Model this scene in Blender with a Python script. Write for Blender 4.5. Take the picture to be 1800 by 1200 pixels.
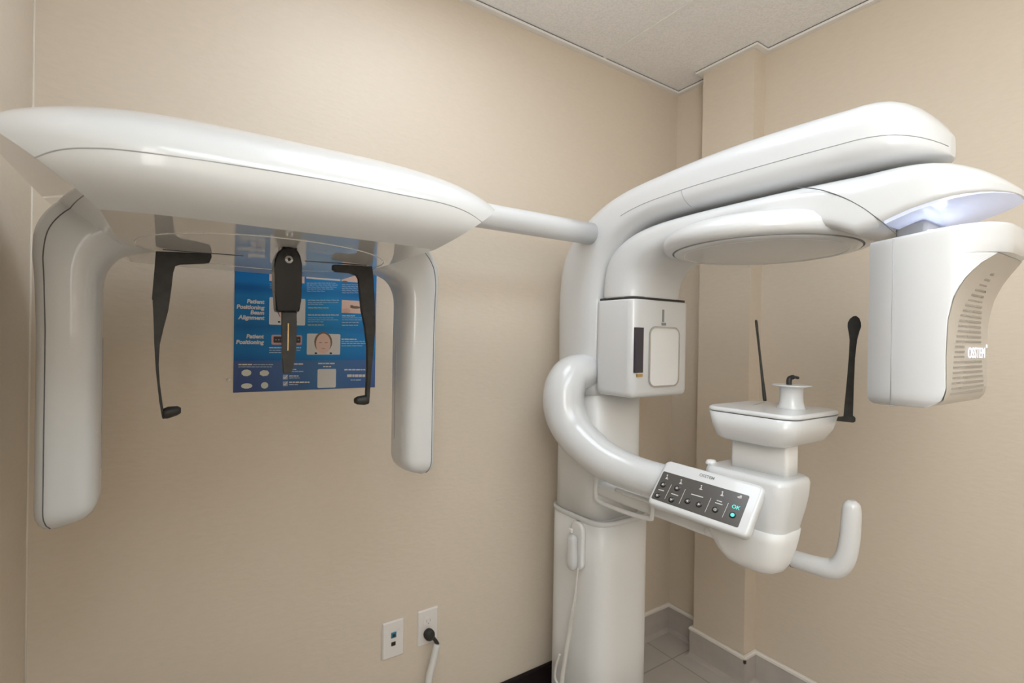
import bpy, bmesh, math, random
from mathutils import Vector, Matrix

sc = bpy.context.scene
for o in list(bpy.data.objects):
    bpy.data.objects.remove(o, do_unlink=True)
COL = sc.collection

# ------------------------------------------------------------------ camera
CAM = Vector((-1.9024, -1.4985, 1.3141))
YAW, PITCH, ROLL, FPX = 0.5934, -0.0035, -0.017, 883.27
fw = Vector((math.sin(YAW) * math.cos(PITCH), math.cos(YAW) * math.cos(PITCH), math.sin(PITCH)))
rt = Vector((math.cos(YAW), -math.sin(YAW), 0))
dn = fw.cross(rt)
cr, sr = math.cos(ROLL), math.sin(ROLL)
rt, dn = rt * cr + dn * sr, -rt * sr + dn * cr
cd = bpy.data.cameras.new('camera')
cam = bpy.data.objects.new('camera', cd)
COL.objects.link(cam)
cam.matrix_world = Matrix(((rt.x, -dn.x, -fw.x, CAM.x), (rt.y, -dn.y, -fw.y, CAM.y),
                           (rt.z, -dn.z, -fw.z, CAM.z), (0, 0, 0, 1)))
cd.sensor_fit = 'HORIZONTAL'
cd.sensor_width = 36
cd.lens = 36 * FPX / 1800
cd.clip_start = 0.02
cd.dof.use_dof = True
cd.dof.focus_distance = 1.05
cd.dof.aperture_fstop = 5.6
sc.camera = cam

# ------------------------------------------------------------------ world, light, exposure
w = bpy.data.worlds.new('world')
sc.world = w
w.use_nodes = True
w.node_tree.nodes['Background'].inputs[0].default_value = (0.8, 0.85, 1, 1)
w.node_tree.nodes['Background'].inputs[1].default_value = 0.0
sc.view_settings.view_transform = 'Standard'
sc.view_settings.look = 'None'
sc.view_settings.gamma = 1
sc.view_settings.use_curve_mapping = False
sc.view_settings.exposure = 0.0
LAMP_A = (5.5, 6.0, 6.7)   # recessed ceiling panel nearest the poster wall
LAMP_B = (4.2, 5.2, 5.8)   # recessed ceiling panel behind the photographer
FILL = (7.6, 7.4, 7.1)      # added fill light, shaped as an unseen window behind the photographer


# ------------------------------------------------------------------ pixel helpers (survey of the photograph)
def ray(px, py):
    return rt * ((px - 900) / FPX) + dn * ((py - 600) / FPX) + fw


def U(px, py, X=None, Y=None, Z=None):
    d = ray(px, py)
    if X is not None:
        t = (X - CAM.x) / d.x
    elif Y is not None:
        t = (Y - CAM.y) / d.y
    else:
        t = (Z - CAM.z) / d.z
    return CAM + d * t


def UP(px, py, p0, n):
    d = ray(px, py)
    return CAM + d * ((p0 - CAM).dot(n) / d.dot(n))


# ------------------------------------------------------------------ materials
def mat(name, col, rough=0.5, metal=0.0, coat=0.0, spec=0.5, emit=None, estr=0.0, bump=None, noise=None):
    m = bpy.data.materials.new(name)
    m.use_nodes = True
    nt = m.node_tree
    b = nt.nodes['Principled BSDF']
    b.inputs['Base Color'].default_value = (*col, 1)
    b.inputs['Roughness'].default_value = rough
    b.inputs['Metallic'].default_value = metal
    b.inputs['Coat Weight'].default_value = coat
    b.inputs['Coat Roughness'].default_value = 0.05
    b.inputs['Specular IOR Level'].default_value = spec
    if emit:
        b.inputs['Emission Color'].default_value = (*emit, 1)
        b.inputs['Emission Strength'].default_value = estr
    tc = None
    if bump or noise:
        tc = nt.nodes.new('ShaderNodeTexCoord')
        mp = nt.nodes.new('ShaderNodeMapping')
        nt.links.new(tc.outputs['Object'], mp.inputs['Vector'])
        n = nt.nodes.new('ShaderNodeTexNoise')
        nt.links.new(mp.outputs['Vector'], n.inputs['Vector'])
        spec_ = bump or noise
        mp.inputs['Scale'].default_value = spec_['scale3']
        n.inputs['Scale'].default_value = spec_['scale']
        n.inputs['Detail'].default_value = 4
        if bump:
            bp = nt.nodes.new('ShaderNodeBump')
            bp.inputs['Strength'].default_value = bump['strength']
            bp.inputs['Distance'].default_value = bump['dist']
            nt.links.new(n.outputs['Fac'], bp.inputs['Height'])
            nt.links.new(bp.outputs['Normal'], b.inputs['Normal'])
        if noise or (bump and bump.get('tint')):
            t = (noise or bump)['tint']
            r = nt.nodes.new('ShaderNodeValToRGB')
            r.color_ramp.elements[0].position = 0.35
            r.color_ramp.elements[1].position = 0.65
            r.color_ramp.elements[0].color = (*[c * (1 - t) for c in col], 1)
            r.color_ramp.elements[1].color = (*[min(1, c * (1 + t)) for c in col], 1)
            nt.links.new(n.outputs['Fac'], r.inputs['Fac'])
            nt.links.new(r.outputs['Color'], b.inputs['Base Color'])
    return m


WALL = (0.70, 0.610, 0.500)
M = {}
M['wall'] = mat('wall_paint', WALL, 0.45, spec=0.35,
                bump=dict(scale=1, scale3=(38, 38, 110), strength=0.10, dist=0.006, tint=0.012))
M['ceiling'] = mat('acoustic_tile', (0.94, 0.93, 0.925), 0.9, spec=0.1,
                   bump=dict(scale=1, scale3=(130, 130, 130), strength=0.5, dist=0.004, tint=0.05))
M['trimwhite'] = mat('white_metal_trim', (0.88, 0.86, 0.83), 0.5)
M['grid'] = mat('ceiling_grid_white', (0.93, 0.91, 0.89), 0.5)
M['caulk'] = mat('pale_caulk', (0.80, 0.73, 0.63), 0.5)
M['gap'] = mat('shadow_gap', (0.05, 0.045, 0.04), 0.9)
M['base_tile'] = mat('base_tile', (0.50, 0.46, 0.43), 0.35, bump=dict(scale=1, scale3=(14, 14, 14), strength=0.02, dist=0.002, tint=0.05))
M['base_cap'] = mat('base_tile_cap', (0.86, 0.82, 0.77), 0.3)
M['dark_base'] = mat('dark_rubber_base', (0.018, 0.010, 0.010), 0.6, spec=0.2)
M['white'] = mat('white_shell', (0.67, 0.675, 0.68), 0.28, coat=0.5)
M['white2'] = mat('white_satin', (0.80, 0.80, 0.795), 0.4, coat=0.1)
M['mirror'] = mat('glossy_white_panel', (0.86, 0.83, 0.79), 0.03, spec=0.75, coat=0.6)
M['seam'] = mat('seam_grey', (0.12, 0.12, 0.13), 0.6)
M['softseam'] = mat('seam_light_grey', (0.40, 0.40, 0.41), 0.6)
M['black'] = mat('black_carbon_plastic', (0.020, 0.019, 0.018), 0.5, bump=dict(scale=1, scale3=(60, 60, 60), strength=0.05, dist=0.002, tint=0.35))
M['gloss_black'] = mat('gloss_black_plastic', (0.008, 0.008, 0.010), 0.16, spec=0.3)
M['chrome'] = mat('chrome', (0.52, 0.515, 0.51), 0.22, metal=1)
M['brass'] = mat('brass', (0.62, 0.46, 0.22), 0.35, metal=1)
M['window'] = mat('dark_window', (0.035, 0.03, 0.045), 0.15)
M['grille'] = mat('grille_plastic', (0.56, 0.52, 0.46), 0.45)  # same white as the shell, with shade put into the colour as beige-grey
M['grille_slot'] = mat('grille_slot', (0.36, 0.325, 0.285), 0.7)
M['panel_face'] = mat('panel_face', (0.085, 0.078, 0.072), 0.22)
M['ink'] = mat('white_ink', (0.62, 0.60, 0.57), 0.5)
M['greyink'] = mat('grey_ink', (0.25, 0.25, 0.25), 0.5)
M['teal'] = mat('teal_light', (0.05, 0.3, 0.28), 0.4, emit=(0.12, 0.75, 0.66), estr=0.9)
M['lit'] = mat('lit_white', (0.3, 0.3, 0.32), 0.4, emit=(0.90, 0.92, 1.0), estr=0.9)
M['led'] = mat('blue_light_diffuser', (0.55, 0.58, 0.66), 0.12, emit=(0.60, 0.68, 1.0), estr=0.28, coat=0.4)  # emission stands in for LED light falling on the white underside
M['ledlamp'] = mat('lamp_lens', (0.9, 0.9, 1), 0.3, emit=(0.8, 0.86, 1.0), estr=8)
M['lamp_a'] = mat('light_diffuser_near', (0.9, 0.9, 0.9), 0.5, emit=LAMP_A, estr=1)
M['lamp_b'] = mat('light_diffuser_rear', (0.9, 0.9, 0.9), 0.5, emit=LAMP_B, estr=1)
M['day'] = mat('frosted_window', (0.9, 0.9, 0.9), 0.4, emit=FILL, estr=1)
M['plate'] = mat('outlet_plate', (0.80, 0.755, 0.72), 0.35)
M['blue_jack'] = mat('blue_jack', (0.02, 0.22, 0.36), 0.4)
M['black_rub'] = mat('black_rubber', (0.02, 0.018, 0.014), 0.6)
M['cord'] = mat('cord_white', (0.72, 0.69, 0.65), 0.5)
M['conduit'] = mat('white_sleeve', (0.75, 0.73, 0.71), 0.4)


def floor_mat():
    m = mat('floor_tile', (0.36, 0.32, 0.285), 0.4)
    nt = m.node_tree
    b = nt.nodes['Principled BSDF']
    tc = nt.nodes.new('ShaderNodeTexCoord')
    mp = nt.nodes.new('ShaderNodeMapping')
    mp.inputs['Rotation'].default_value = (0, 0, math.radians(0))
    br = nt.nodes.new('ShaderNodeTexBrick')
    br.offset = 0
    br.inputs['Scale'].default_value = 1
    br.inputs['Brick Width'].default_value = 0.305
    br.inputs['Row Height'].default_value = 0.305
    br.inputs['Mortar Size'].default_value = 0.003
    br.inputs['Color1'].default_value = (0.62, 0.59, 0.56, 1)
    br.inputs['Color2'].default_value = (0.58, 0.55, 0.52, 1)
    br.inputs['Mortar'].default_value = (0.40, 0.365, 0.33, 1)
    n = nt.nodes.new('ShaderNodeTexNoise')
    n.inputs['Scale'].default_value = 9
    mx = nt.nodes.new('ShaderNodeMixRGB')
    mx.blend_type = 'MULTIPLY'
    mx.inputs[0].default_value = 0.22
    nt.links.new(tc.outputs['Object'], mp.inputs['Vector'])
    nt.links.new(mp.outputs['Vector'], br.inputs['Vector'])
    nt.links.new(tc.outputs['Object'], n.inputs['Vector'])
    nt.links.new(br.outputs['Color'], mx.inputs[1])
    nt.links.new(n.outputs['Fac'], mx.inputs[2])
    nt.links.new(mx.outputs[0], b.inputs['Base Color'])
    return m


M['floor'] = floor_mat()

# ------------------------------------------------------------------ mesh helpers
WORLD = {}


class MB:
    """collects geometry (world coordinates) that becomes ONE mesh object"""

    def __init__(self):
        self.bm = bmesh.new()

    def faces(self, verts, faces, mi=0, smooth=False):
        vs = [self.bm.verts.new(v) for v in verts]
        for f in faces:
            try:
                fc = self.bm.faces.new([vs[i] for i in f])
                fc.material_index = mi
                fc.smooth = smooth
            except ValueError:
                pass
        return vs

    def loft(self, rings, mi=0, cap0=True, cap1=True, closed=True, smooth=True):
        n = len(rings[0])
        verts = [p for r in rings for p in r]
        F = []
        for i in range(len(rings) - 1):
            for j in range(n if closed else n - 1):
                a = i * n + j
                b2 = i * n + (j + 1) % n
                F.append((a, b2, b2 + n, a + n))
        vs = self.faces(verts, F, mi, smooth)
        for flag, k in ((cap0, 0), (cap1, len(rings) - 1)):
            if flag:
                try:
                    f = self.bm.faces.new(vs[k * n:(k + 1) * n])
                    f.material_index = mi
                except ValueError:
                    pass
        return vs

    def box(self, lo, hi, bevel=0.0, seg=3, mi=0, smooth=None):
        g = bmesh.ops.create_cube(self.bm, size=1)
        vs = g['verts']
        for v in vs:
            v.co = Vector([lo[i] + (v.co[i] + 0.5) * (hi[i] - lo[i]) for i in range(3)])
        fs = set(f for v in vs for f in v.link_faces)
        for f in fs:
            f.material_index = mi
        if bevel > 0:
            es = list(set(e for v in vs for e in v.link_edges))
            r = bmesh.ops.bevel(self.bm, geom=es, offset=bevel, segments=seg, profile=0.5, affect='EDGES')
            for f in r['faces']:
                f.material_index = mi
                f.smooth = True
        return self

    def tube(self, path, r, n=12, mi=0, cap=True, up=None, flat=1.0):
        """circular (or flattened) tube along a polyline; r is a number or list"""
        P = [Vector(p) for p in path]
        R = r if isinstance(r, (list, tuple)) else [r] * len(P)
        rings = []
        T = []
        for i in range(len(P)):
            a, b2 = P[max(0, i - 1)], P[min(len(P) - 1, i + 1)]
            T.append((b2 - a).normalized())
        ref = Vector(up) if up else Vector((0, 0, 1))
        if abs(ref.dot(T[0])) > 0.95:
            ref = Vector((1, 0, 0))
        u = (ref - T[0] * ref.dot(T[0])).normalized()
        for i in range(len(P)):
            u = (u - T[i] * u.dot(T[i])).normalized()
            v = T[i].cross(u)
            rings.append([P[i] + (u * math.cos(2 * math.pi * k / n) * flat + v * math.sin(2 * math.pi * k / n)) * R[i]
                          for k in range(n)])
        self.loft(rings, mi, cap, cap)
        return self

    def prism(self, poly, axis, a, b2, bevel=0.0, mi=0, seg=2):
        """polygon of 3D points extruded by vector (axis*(b-a)); poly lies at offset a"""
        ax = Vector(axis)
        n = len(poly)
        verts = [Vector(p) + ax * a for p in poly] + [Vector(p) + ax * b2 for p in poly]
        F = [tuple(range(n)), tuple(range(2 * n - 1, n - 1, -1))]
        F += [(i, i + n, (i + 1) % n + n, (i + 1) % n) for i in range(n)]
        vs = self.faces(verts, F, mi)
        if bevel > 0:
            es = list(set(e for v in vs for e in v.link_edges))
            r = bmesh.ops.bevel(self.bm, geom=es, offset=bevel, segments=seg, profile=0.5, affect='EDGES')
            for f in r['faces']:
                f.material_index = mi
                f.smooth = True
        return self

    def lathe(self, prof, c, n=64, mi=0, axis='Z', cap=True):
        rings = []
        for r, h in prof:
            ring = []
            for k in range(n):
                t = 2 * math.pi * k / n
                if axis == 'Z':
                    ring.append(Vector((c[0] + r * math.cos(t), c[1] + r * math.sin(t), c[2] + h)))
                else:
                    ring.append(Vector((c[0] + r * math.cos(t), c[1] + h, c[2] + r * math.sin(t))))
            rings.append(ring)
        self.loft(rings, mi, cap, cap)
        return self

    def obj(self, name, mats, parent=None, subsurf=0):
        bm = self.bm
        bmesh.ops.recalc_face_normals(bm, faces=bm.faces[:])
        lo = Vector([min(v.co[i] for v in bm.verts) for i in range(3)])
        hi = Vector([max(v.co[i] for v in bm.verts) for i in range(3)])
        c = (lo + hi) / 2
        bmesh.ops.translate(bm, verts=bm.verts[:], vec=-c)
        me = bpy.data.meshes.new(name)
        bm.to_mesh(me)
        bm.free()
        for m in (mats if isinstance(mats, (list, tuple)) else [mats]):
            me.materials.append(M[m])
        o = bpy.data.objects.new(name, me)
        COL.objects.link(o)
        WORLD[o] = c.copy()
        if parent:
            o.parent = parent
            o.location = c - WORLD[parent]
        else:
            o.location = c
        if subsurf:
            s = o.modifiers.new('subsurf', 'SUBSURF')
            s.levels = s.render_levels = subsurf
        return o


def thing(name, label, cat, loc, group=None):
    o = bpy.data.objects.new(name, None)
    COL.objects.link(o)
    o.location = loc
    o.empty_display_size = 0.05
    WORLD[o] = Vector(loc)
    o['label'] = label
    o['category'] = cat
    if group:
        o['group'] = group
    return o


def tag(o, label, cat, group=None):
    o['label'] = label
    o['category'] = cat
    if group:
        o['group'] = group
    return o


def struct(o):
    o['kind'] = 'structure'
    return o


def spline(pts, n=8):
    """Catmull-Rom through tuples of any length"""
    out = []
    P = [tuple(p) for p in pts]
    for i in range(len(P) - 1):
        p0, p1, p2, p3 = P[max(0, i - 1)], P[i], P[i + 1], P[min(len(P) - 1, i + 2)]
        for k in range(n):
            t = k / n
            out.append(tuple(0.5 * ((2 * b) + (-a + c) * t + (2 * a - 5 * b + 4 * c - d) * t * t + (-a + 3 * b - 3 * c + d) * t ** 3)
                             for a, b, c, d in zip(p0, p1, p2, p3)))
    out.append(P[-1])
    return out


def sup(n, N=64):
    """unit superellipse, evenly spread"""
    r = []
    for k in range(N):
        t = 2 * math.pi * k / N
        c, s = math.cos(t), math.sin(t)
        d = (abs(c) ** n + abs(s) ** n) ** (-1 / n)
        r.append((c * d, s * d))
    return r


def sup2(nu, nl, N=64):
    r = []
    for k in range(N):
        t = 2 * math.pi * k / N
        c, s_ = math.cos(t), math.sin(t)
        n = nu if s_ >= 0 else nl
        d = (abs(c) ** n + abs(s_) ** n) ** (-1 / n)
        r.append((c * d, s_ * d))
    return r


def rrect(x0, x1, y0, y1, rad, seg=8):
    """rounded rectangle; rad = radii at (x0y0, x1y0, x1y1, x0y1)"""
    if not isinstance(rad, (list, tuple)):
        rad = [rad] * 4
    cs = [(x0, y0, 180), (x1, y0, 270), (x1, y1, 0), (x0, y1, 90)]
    sg = [(1, 1), (-1, 1), (-1, -1), (1, -1)]
    out = []
    for (x, y, a0), (sx, sy), r in zip(cs, sg, rad):
        cx, cy = x + sx * r, y + sy * r
        for k in range(seg + 1):
            a = math.radians(a0 + 90 * k / seg)
            out.append((cx + r * math.cos(a), cy + r * math.sin(a)))
    return out


def text_into(mb, body, origin, u, v, size, mi=0, align='CENTER', depth=0.0006, bold=0.0, shear=0.0, squeeze=1.0):
    """adds lettering to mb; u = reading direction, v = up"""
    cu = bpy.data.curves.new('lettering', 'FONT')
    cu.body = body
    cu.size = size
    cu.align_x = align
    cu.align_y = 'CENTER'
    cu.extrude = depth / 2
    cu.offset = bold * size
    cu.shear = shear
    cu.resolution_u = 3
    o = bpy.data.objects.new('lettering', cu)
    COL.objects.link(o)
    dg = bpy.context.evaluated_depsgraph_get()
    dg.update()
    me = bpy.data.meshes.new_from_object(o.evaluated_get(dg))
    bpy.data.objects.remove(o, do_unlink=True)
    u = Vector(u).normalized()
    v = Vector(v).normalized()
    n = u.cross(v)
    vs = [Vector(origin) + u * (p.co.x * squeeze) + v * p.co.y + n * p.co.z for p in me.vertices]
    mb.faces(vs, [tuple(pl.vertices) for pl in me.polygons], mi)
    bpy.data.meshes.remove(me)


# ------------------------------------------------------------------ ROOM
H = 2.44
XL, YF = -2.163, -2.75
PX, PY0, PY1 = -0.0752, -0.1885, -0.4133
HB = 0.122
T = 0.10


def slab(name, lo, hi, m):
    return struct(MB().box(lo, hi).obj(name, m))


slab('floor', (XL - T, YF - T, -0.08), (T, T, 0), 'floor')
slab('wall_back', (XL - T, 0, 0), (T, T, H + 0.2), 'wall')
slab('wall_right', (0, YF - T, 0), (T, 0, H + 0.2), 'wall')
slab('wall_left', (XL - T, YF - T, 0), (XL, 0, H + 0.2), 'wall')
slab('wall_front', (XL, YF - T, 0), (0, YF, H + 0.2), 'wall')
# boxed-out corner pier on the right wall
b = MB()
b.prism([(PX, PY0, 0), (0.002, PY0, 0), (0.002, PY1, 0), (PX, PY1, 0)], (0, 0, 1), 0.0, H + 0.01)
struct(b.obj('wall_pier', 'wall'))
# suspended ceiling: tiles resting on a white grid
b = MB()
CZ = H + 0.012
b.box((XL, YF, CZ), (0, 0, CZ + 0.02))
struct(b.obj('ceiling', 'ceiling'))
b = MB()
xb = -0.480
for x in (xb, xb - 0.61, xb - 1.22):
    b.box((x - 0.007, YF, CZ - 0.003), (x + 0.007, -0.002, CZ - 0.0005))
for y in (-1.23, -2.45):
    b.box((XL, y - 0.007, CZ - 0.0035), (-0.002, y + 0.007, CZ - 0.0005))
struct(b.obj('trim_1', 'grid'))
FL = 0.022
b = MB()


def flange(x0, y0, x1, y1):
    b.box((min(x0, x1), min(y0, y1), H), (max(x0, x1), max(y0, y1), H + 0.0085))
    # dark strip standing in for the shadow between flange lip and tile
    b.box((min(x0, x1) + 0.001, min(y0, y1) + 0.001, H + 0.0085), (max(x0, x1) - 0.001, max(y0, y1) - 0.001, CZ), mi=1)


flange(XL, -FL, 0, -0.0005)
flange(-FL, PY0 + FL, -0.0005, -FL)
flange(PX - FL, PY0, -0.0005, PY0 + FL)
flange(PX - FL, PY1, PX - 0.0003, PY0)
flange(PX - FL, PY1 - FL, -0.0005, PY1 - 0.0003)
flange(-FL, YF, -0.0005, PY1 - FL)
struct(b.obj('trim_2', ['trimwhite', 'gap']))


# pale caulk bead down the corner by the left wall
b = MB()
b.tube([(XL + .0012, -.0012, z) for z in (0.09, 1.2, H)], 0.0022, 8)
struct(b.obj('trim_3', 'caulk'))


# cove base tiles with a rounded cap
def base_run(name, pts, h, th, normal_side, capmat=True, mats=('base_tile', 'base_cap')):
    """pts polyline on the wall; cross-section sweeps along it"""
    prof = [(0.0015, 0.0), (th + 0.012, 0.0), (th + 0.003, 0.006), (th, 0.016), (th, h - 0.016)]
    cap = [(th, h - 0.016), (th + 0.003, h - 0.012), (th + 0.003, h - 0.004), (th, h - 0.0005), (0.0015, h)]
    P = [Vector((x, y, 0)) for x, y in pts]
    mb = MB()
    for sec, mi in ((prof, 0), (cap, 1)):
        rings = []
        for i, p in enumerate(P):
            d0 = (P[i] - P[i - 1]).normalized() if i > 0 else None
            d1 = (P[i + 1] - P[i]).normalized() if i < len(P) - 1 else None
            n0 = Vector((-d0.y, d0.x, 0)) * normal_side if d0 else None
            n1 = Vector((-d1.y, d1.x, 0)) * normal_side if d1 else None
            if n0 and n1:
                nn = (n0 + n1)
                nn = nn / (1 + n0.dot(n1))
            else:
                nn = n0 or n1
            rings.append([p + nn * a + Vector((0, 0, z)) for a, z in sec])
        mb.loft(rings, mi, False, False, closed=False, smooth=False)
    if capmat == 'gap':
        mb.box((PX - .0165, PY1 - .0165, HB - .022), (PX - .0085, PY1 - .0085, HB - .010), mi=2)
        mats = (*mats, 'gap')
    o = mb.obj(name, list(mats))
    return struct(o)


base_run('baseboard_right', [(-0.62, 0), (0, 0), (0, PY0), (PX, PY0), (PX, PY1), (0, PY1), (0, YF)], HB, 0.010, -1, capmat='gap')
base_run('baseboard_back', [(XL, 0), (-0.6205, 0)], 0.088, 0.006, -1, mats=('dark_base', 'dark_base'))
base_run('baseboard_left', [(XL, YF), (XL, 0)], 0.088, 0.006, -1, mats=('dark_base', 'dark_base'))

# ceiling luminaires (the lamps of the room, behind and above the photographer)
def ceiling_light(x0, x1, y0, y1, label, m):
    t = thing('ceiling_light', label, 'ceiling light', ((x0 + x1) / 2, (y0 + y1) / 2, H), None)
    f = MB()
    for lo, hi in (((x0, y0), (x1, y0 + .02)), ((x0, y1 - .02), (x1, y1)), ((x0, y0), (x0 + .02, y1)), ((x1 - .02, y0), (x1, y1))):
        f.box((*lo, H - 0.012), (*hi, H + 0.011))
    f.obj('frame', 'trimwhite', t)
    MB().box((x0 + .02, y0 + .02, H - 0.004), (x1 - .02, y1 - .02, H + 0.002)).obj('diffuser', m, t)


ceiling_light(-1.66, -1.06, -0.98, -0.38, 'square white recessed ceiling light panel above the cephalometric head', 'lamp_a')
ceiling_light(-2.08, -0.87, -2.10, -1.50, 'long white recessed ceiling light panel behind the photographer', 'lamp_b')
# unseen glowing window, added in the left wall for frontal fill light
b = MB()
WY0, WY1, WZ0, WZ1 = -2.65, -1.72, 1.30, 2.3
b.box((XL + .002, WY0, WZ0), (XL + .012, WY1, WZ1), mi=0)
for lo, hi in (((WY0 - .05, WZ0 - .05), (WY1 + .05, WZ0)), ((WY0 - .05, WZ1), (WY1 + .05, WZ1 + .05)), ((WY0 - .05, WZ0), (WY0, WZ1)), ((WY1, WZ0), (WY1 + .05, WZ1)), ((-2.2, WZ0), (-2.16, WZ1))):
    b.box((XL, lo[0], lo[1]), (XL + .03, hi[0], hi[1]), mi=1)
struct(b.obj('window_1', ['day', 'trimwhite']))

# ------------------------------------------------------------------ X-RAY MACHINE
ROOT = thing('dental_xray_machine', 'large white dental x-ray machine with overhead arm, column, control panel and cephalometric head',
             'x-ray machine', (-0.68, -0.22, 0))
CX = -0.68

# column sleeve ------------------------------------------------
S5 = sup(4.5, 72)


def ring_col(cx, cy, hx, hy, z, s=S5):
    return [Vector((cx + a * hx, cy + c * hy, z)) for a, c in s]


b = MB()
cyS, hyS, hxS, CXS = -0.232, 0.134, 0.125, -0.670
b.loft([ring_col(CXS, cyS, hxS, hyS, z) for z in (0.0, 0.3, 0.60, 0.737)], cap1=True)
sleeve = b.obj('column_sleeve', 'white2', ROOT)
b = MB()
b.loft([ring_col(CXS, cyS, hxS + d, hyS + d, z) for d, z in
        ((0.0, 0.726), (0.003, 0.729), (0.0035, 0.737), (0.002, 0.742), (-0.006, 0.743), (-0.007, 0.737))], cap0=False, cap1=False)
b.obj('sleeve_rim', 'white', sleeve)
b = MB()
b.box((CX - 0.19, cyS - 0.19, 0.0), (CX + 0.19, -0.05, 0.018), 0.006)
b.obj('base_plate', 'white2', ROOT)
# inner column
b = MB()
b.loft([ring_col(CX + 0.006, -0.222, 0.116, 0.112, z) for z in (0.70, 1.0, 1.20)])
b.obj('inner_column', 'white2', ROOT)

# overhead arm: column head bending into a horizontal boom ---------
pairs = [((-.098, 1.14), (-.332, 1.14), .120), ((-.092, 1.40), (-.332, 1.40), .120), ((-.095, 1.50), (-.335, 1.46), .120),
         ((-.112, 1.59), (-.352, 1.53), .120), ((-.157, 1.658), (-.385, 1.583), .120), ((-.228, 1.713), (-.43, 1.625), .120),
         ((-.321, 1.757), (-.49, 1.652), .120), ((-.418, 1.782), (-.55, 1.663), .120), ((-.526, 1.795), (-.61, 1.667), .120),
         ((-.69, 1.808), (-.70, 1.668), .121), ((-.83, 1.812), (-.83, 1.668), .121), ((-.96, 1.810), (-.96, 1.668), .121),
         ((-1.03, 1.807), (-1.03, 1.668), .120)]
tip = []
for k in range(1, 11):
    t = math.sin(math.pi / 2 * k / 10)
    y = -1.03 - 0.142 * t
    w_ = .120 * math.sqrt(max(0.0, 1 - t ** 2.6)) if k < 10 else 0.012
    zt = 1.807 - 0.092 * t ** 3
    tip.append(((y, zt), (y, 1.668 + 0.008 * t ** 3), w_))
SEC = sup2(2.6, 4.2, 64)


def yz_loft(pairs, sec, cx, dense=5, tipn=0):
    flat = [(a[0], a[1], c[0], c[1], hw) for a, c, hw in pairs]
    head = flat[:len(flat) - tipn]
    flat2 = spline(head, dense) + flat[len(flat) - tipn:] if tipn else spline(head, dense)
    rings = []
    for y1, z1, y2, z2, hw in flat2:
        c = Vector((cx, (y1 + y2) / 2, (z1 + z2) / 2))
        n = Vector((0, (y1 - y2) / 2, (z1 - z2) / 2))
        sc_ = sec(len(rings)) if callable(sec) else sec
        rings.append([c + Vector((a * hw, 0, 0)) + n * s for a, s in sc_])
    return rings


rings = yz_loft(pairs + tip, SEC, CX, 5, 10)
b = MB()
b.loft(rings)


def seam_on(b, rings, j, i0, i1, r=0.0009, mi=1):
    pts = []
    for i in range(i0, i1):
        c = sum(rings[i], Vector()) / len(rings[i])
        pts.append(rings[i][j] + (rings[i][j] - c).normalized() * 0.0001)
    b.tube(pts, r, 6, mi)


N64 = 64
# side seam, running round the boom end (index of the left side, a little above the middle)
jl = next(j for j, (a, s) in enumerate(SEC) if a < 0 and -0.36 < s < -0.20)
seam_on(b, rings, jl, 30, len(rings) - 1)
# cross joint under the boom side
i_cross = 43
pts = [rings[i_cross][j] * 1.0 for j in range(jl, jl + 7)]
b.tube([p + Vector((-0.0002, 0, 0)) for p in pts], 0.0008, 6, 1)
b.obj('overhead_arm', ['white', 'softseam'], ROOT)

def uz(y):
    P = [(1.06, 1.528), (1.10, 1.540), (1.145, 1.557), (1.20, 1.572), (1.24, 1.578), (1.30, 1.580)]
    y = abs(y)
    for (a, za), (c, zc) in zip(P, P[1:]):
        if y <= c:
            return za + (zc - za) * max(0, (y - a) / (c - a))
    return P[-1][1]


# rotating arm -------------------------------------------------------
hw = .124
gp = [((-.330, 1.446), (-.492, 1.446), .122), ((-.331, 1.50), (-.496, 1.475), .122), ((-.345, 1.56), (-.508, 1.505), .122),
      ((-.382, 1.603), (-.530, 1.528), .123), ((-.449, 1.636), (-.565, 1.548), hw), ((-.534, 1.653), (-.62, 1.563), hw),
      ((-.63, 1.659), (-.68, 1.573), hw), ((-.76, 1.661), (-.78, 1.579), hw), ((-.90, 1.662), (-.90, 1.577), .126),
      ((-1.0, 1.663), (-1.0, 1.555), .128), ((-1.06, 1.664), (-1.06, 1.528), .129)]
gt = []
for k in range(1, 13):
    t = math.sin(math.pi / 2 * k / 12)
    y = -1.06 - 0.208 * t
    w_ = .129 * math.sqrt(max(0.0, 1 - t ** 4.0)) if k < 12 else 0.012
    zt = 1.664 - 0.075 * t ** 3.2
    gt.append(((y, zt), (y, uz(y)), w_))


def gsec(i):
    # rounded on top, a crisp lower edge towards the lamp end
    t = max(0, min(1, (i - 34) / 14))
    return sup2(3.0 - .5 * t, 3.2 + 8.0 * t)


rings = yz_loft(gp + gt, gsec, CX, 5, 12)
b = MB()
b.loft(rings)
# curved joint line across the side of the arm
sj = [(1400, 329), (1440, 333), (1480, 346), (1515, 364), (1545, 386), (1575, 410)]
pts = []
for px, py in sj:
    pts.append(tuple(U(px, py, X=CX - 0.1285)))
b.tube(spline(pts, 5), 0.0010, 6, 1)
arm = b.obj('rotating_arm', ['white', 'seam'], ROOT)
RC = (CX, -0.80)
b = MB()
b.lathe([(0.15, 0.070), (0.195, 0.064), (0.222, 0.052), (0.235, 0.036), (0.237, 0.024), (0.234, 0.014), (0.228, 0.008), (0.2135, 0.006)],
        (RC[0], RC[1], 1.540), 96, cap=False)
b.lathe([(0.2135, 0.006), (0.2125, 0.012), (0.210, 0.012), (0.209, 0.004)], (RC[0], RC[1], 1.540), 96, 1, cap=False)
b.lathe([(0.209, 0.004), (0.206, 0.002), (0.19, 0.0), (0.0005, -0.001)], (RC[0], RC[1], 1.540), 96, cap=False)
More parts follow.
